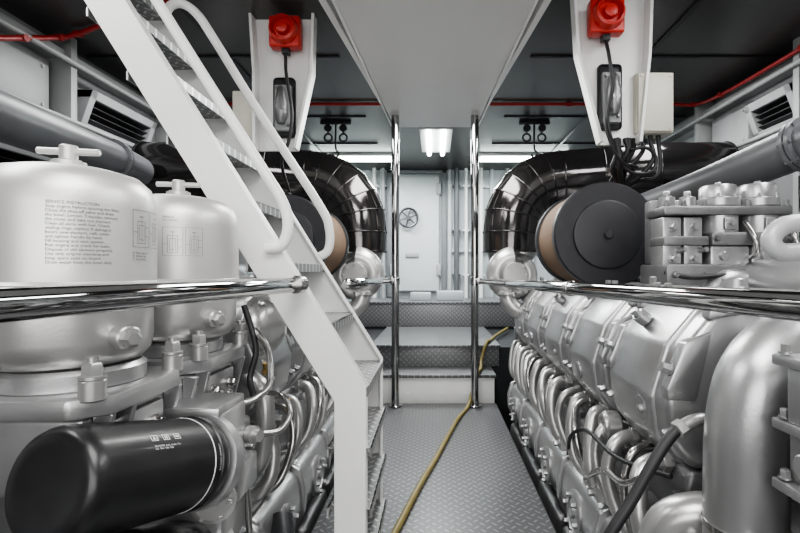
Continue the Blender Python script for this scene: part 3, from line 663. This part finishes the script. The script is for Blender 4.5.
for s in (-1,1):
    g=G(); g.b2((s*XW,1.25,1.2),(s*(XW-.16),2.05,1.8),.01); g.b2((s*(XW-.16),1.29,1.24),(s*(XW-.175),2.01,1.76),.005); 
    g.obj('wall_cabinet',FRAME,label='grey wall-mounted electrical cabinet',cat='cabinet',group='bulkhead cabinets')
    for k,z in enumerate((2.29,1.94)):
        G().cyl((s*(XW-.154),1.0,z),(s*(XW-.154),5.5,z),.016,n=10).obj('conduit',FRAME,label='thin grey conduit along the bulkhead',cat='conduit',group='bulkhead conduits')
def redp(pts,lab): 
    g=G(); g.tube(pts,.014,4,14)
    for p in pts[1:-1]: g.lathe(V(p)-V((.02,0,0)),(1,0,0),[(.019,0),(.019,.04)],14)
    g.obj('sprinkler_pipe',REDP,label=lab,cat='pipe',group='red ceiling pipes')
redp([(-.42,3.95,2.432),(-1.2,3.95,2.432),(-2.0,3.95,2.432),(-2.14,3.95,2.432)],'red pipe running across the dark ceiling')
redp([(.42,3.95,2.432),(1.1,3.95,2.432),(1.9,3.95,2.432),(2.1,3.9,2.41),(2.145,3.6,2.38),(2.145,2.8,2.36),(2.145,1.8,2.36)],'red pipe crossing the ceiling then following the bulkhead')
redp([(-1.36,2.46,2.435),(-1.7,2.60,2.43),(-2.05,2.76,2.42),(-2.13,2.72,2.38),(-2.145,2.5,2.27),(-2.145,2.25,2.16),(-2.145,1.9,2.10)],'red pipe crossing the ceiling and dropping along the bulkhead')
# ================================================================ HANGING BRACKETS, HORNS
PG=mat('panel_grey',(.30,.31,.31),.5,.2)
def bracket(s,xc,Y,ztop,zbot,wt,wb,side):
    b=thing('hanging_bracket','white tapered steel hanger bolted to the ceiling','bracket',(xc,Y,zbot),'white ceiling hangers')
    g=G(); sk=.04*s
    pl=[(xc-wt/2,Y,ztop),(xc+wt/2,Y,ztop),(xc+wt/2-.01,Y,ztop-.32),(xc+wb/2+sk,Y,zbot),(xc-wb/2+sk,Y,zbot),(xc-wt/2+.02,Y,ztop-.32)]
    g.prism(pl,(0,.014,0)); 
    for i in (1,2,4,5):
        a=V(pl[i]); c=V(pl[(i+1)%6]); 
        d=(c-a).normalized(); n=V((d.z,0,-d.x))*.008
        g.prism([a-n,a+n,c+n,c-n],(0,-.07,0))
    g.obj('hanger_plate',WHITE,b,bevel=.002)
    g=G(); g.b2((xc-.060,Y-.012,zbot+.07),(xc+.060,Y+.0,zbot+.40),.02,3); g.obj('cutout_shade_plate',DARK,b)  # dark plate standing in for the shade inside a cut-out
    g=G(); g.b2((xc-.045,Y-.05,zbot+.10),(xc+.045,Y-.008,zbot+.35),.006)
    g.obj('opening_panel',PG,b)
    g=G(); g.lathe((xc,Y-.075,zbot+.16),(0,0,1),[(.02,-.03),(.032,0),(.036,.02),(.036,.09),(.026,.12),(.026,.15),(.012,.17)],20); g.cyl((xc,Y-.11,zbot+.21),(xc,Y-.07,zbot+.21),.022,n=16,ch=.003); g.nut((xc-.030,Y-.05,zbot+.33),(0,-1,0),.009,.01); g.nut((xc+.030,Y-.05,zbot+.13),(0,-1,0),.009,.01)
    g.obj('sensor_unit',SIL2,b)
def horn(x,Y,z,sz=.165):
    h=thing('alarm_horn','red square alarm horn on the white hanger','alarm',(x,Y,z-sz/2),'red alarm horns')
    G().b2((x-sz/2,Y-.04,z-sz/2),(x+sz/2,Y+.03,z+sz/2),.012,3).obj('horn_body',RED,h)
    G().lathe((x,Y-.035,z),(0,-1,0),[(.075,0),(.075,.025),(.068,.045),(.058,.05),(.050,.02),(.035,.022),(.030,.05),(.02,.055),(0,.055)],36).obj('horn_bell',RED,h)
    G().b2((x-.02,Y-.02,z-sz/2-.03),(x+.02,Y+.02,z-sz/2),.004).obj('cable_gland',RUB,h)
bracket(1,.875,2.42,2.45,1.69,.38,.19,1); horn(.83,2.34,2.285)
bracket(-1,-.83,2.66,2.45,1.72,.34,.22,-1); horn(-.80,2.58,2.33)
def jbox(x,Y,z,w,h,lab):
    j=thing('junction_box',lab,'junction box',(x,Y,z-h/2),'cream junction boxes')
    G().b2((x-w/2,Y,z-h/2),(x+w/2,Y+.11,z+h/2),.006).obj('box_body',CREAM,j)
    g=G().b2((x-w/2+.006,Y-.014,z-h/2+.006),(x+w/2-.006,Y,z+h/2-.006),.004)
    for a in (-1,1):
        for c in (-1,1): g.cyl((x+a*(w/2-.022),Y-.014,z+c*(h/2-.022)),(x+a*(w/2-.022),Y-.018,z+c*(h/2-.022)),.007,n=10)
    g.obj('box_lid',CREAM,j)
    for k in (-.04,0,.04): G().cyl((x+k,Y+.05,z-h/2),(x+k,Y+.05,z-h/2-.035),.012,n=10).obj('cable_gland',RUB,j)
jbox(1.09,2.38,1.89,.185,.30,'cream junction box beside the hanger, cables below')
jbox(-1.06,2.7,1.93,.16,.28,'cream junction box half hidden by the ladder')
def cable(pts,r=.008,m=RUB,lab='black electrical cable hanging from the hanger'): G().tube(pts,r,7,10).obj('cable',m,label=lab,cat='cable',group='hanging cables')
cable([(.83,2.33,2.17),(.835,2.30,2.08),(.85,2.30,1.95),(.83,2.31,1.8),(.86,2.33,1.68),(.92,2.38,1.60),(1.02,2.42,1.58)],.009)
cable([(.85,2.33,1.85),(.82,2.31,1.75),(.88,2.33,1.62),(.97,2.38,1.56)],.006)
cable([(1.05,2.43,1.71),(1.05,2.43,1.66),(1.00,2.44,1.60),(.93,2.46,1.56),(.96,2.7,1.48)],.012)
cable([(1.09,2.43,1.71),(1.10,2.42,1.62),(1.03,2.43,1.53),(.99,2.5,1.50),(1.02,2.7,1.48)],.012)
cable([(1.13,2.43,1.71),(1.14,2.43,1.60),(1.12,2.44,1.53),(1.05,2.5,1.52),(1.0,2.7,1.48)],.011)
for k,(xa,xb) in enumerate(((.90,.93),(.925,.90),(.95,.97),(.975,.93),(.91,1.02),(1.0,.95))):
    cable([(xa,2.40+.02*(k%2),1.72),(xa+.02-.03*(k%2),2.41,1.65),(xb,2.42+.015*k,1.57),(.93+xb*.05,2.55,1.50),(xb+.03,2.75,1.48)],.013+.004*(k%3==0))
cable([(.86,2.36,1.70),(.90,2.36,1.62),(.97,2.38,1.545),(1.08,2.40,1.55),(1.11,2.41,1.62),(1.06,2.40,1.67),(.97,2.39,1.66)],.009)
cable([(-.80,2.57,2.21),(-.79,2.55,2.1),(-.76,2.55,1.9),(-.78,2.56,1.75),(-.83,2.6,1.64),(-.85,2.8,1.52)],.009)
for k in (-.04,.04): cable([(-1.06+k,2.75,1.77),(-1.05+k,2.75,1.66),(-.98,2.75,1.58),(-.88+k,2.8,1.50)],.009)
for s in (-1,1):
    h=thing('lifting_trolley','small dark steel chain trolley hanging from ceiling','trolley',(s*.9,4.45,2.05),'lifting trolleys')
    x=s*.92; z=ZC
    g=G(); g.b2((x-.14,4.43,z-.035),(x+.14,4.47,z),.004); 
    for k in (-.07,.07):
        g.cyl((x+k,4.45,z-.035),(x+k,4.45,z-.12),.008,n=8); g.ring((x+k,4.45,z-.155),(0,1,0),.035,.009,20); g.cyl((x+k,4.43,z-.07),(x+k,4.47,z-.07),.035,n=16)
    g.obj('trolley_frame',DARK,h)
    g=G(); g.tube([(x,4.45,z-.03),(x,4.45,z-.25),(x+.03,4.45,z-.30),(x,4.45,z-.34),(x-.03,4.45,z-.31)],.009,5,10); g.obj('hook',DARK,h)
g=G(); g.cyl((1.42,1.84,1.0),(1.42,1.84,1.42),.022,n=20); g.obj('support_post',CHROME,label='short chrome upright behind the engine',cat='post')
# ================================================================ LIGHTS
def area(loc,sx,sy,power,rot=(0,0,0),col=(1,1,1)):
    l=bpy.data.lights.new('a','AREA'); l.shape='RECTANGLE'; l.size=sx; l.size_y=sy; l.energy=power; l.color=col
    o=bpy.data.objects.new('fixture_and_fill_light',l); o.location=loc; o.rotation_euler=rot; bpy.context.scene.collection.objects.link(o); return o  # serves the fluorescent fixtures and the added fills alike
R=math.radians
area((0,5.05,2.33),.4,.9,26,col=(.95,1,.98))
area((-1,5.7,2.35),1,.2,14,col=(.95,.98,1)); area((1.05,5.7,2.35),1,.2,14,col=(.95,.98,1))
area((0,2.9,2.24),.5,1.4,22,col=(1,.99,.975))  # overhead light added below the pale panel, no fixture here
area((0,.3,2.22),.9,1.5,27,(R(12),0,0),col=(1,.99,.975))  # large overhead light added at the camera end, no fixture
area((-1.5,1.1,2.40),.5,1.6,17,(0,R(-15),0)); area((1.5,1.1,2.40),.5,1.6,17,(0,R(15),0))  # added side fills above the near engine ends
area((-1.6,3.2,2.40),.3,1.0,9); area((1.6,3.2,2.40),.3,1.0,9)  # smaller side fills added further down the room
area((0,-1.2,1.3),2.4,1.0,21,(R(90),0,0),col=(1,.99,.975))  # added rear fill behind the camera, facing forward, not a real lamp
w=bpy.data.worlds.new('w'); bpy.context.scene.world=w; w.use_nodes=True
w.node_tree.nodes['Background'].inputs[0].default_value=(.8,.85,.9,1); w.node_tree.nodes['Background'].inputs[1].default_value=.4
# ================================================================ CAMERA
cd=bpy.data.cameras.new('camera'); cam=bpy.data.objects.new('camera',cd); bpy.context.scene.collection.objects.link(cam)
cam.location=(0,0,CZ); cam.rotation_euler=(math.radians(90),0,0); cd.sensor_width=36; cd.lens=F/800*36
cd.shift_x=-(CX-400)/800; cd.shift_y=(CY-266.5)/800; cd.clip_start=.05
bpy.context.scene.camera=cam
bpy.context.scene.view_settings.view_transform='AgX'
bpy.context.scene.view_settings.look='AgX - Medium High Contrast'
bpy.context.scene.view_settings.exposure=.95
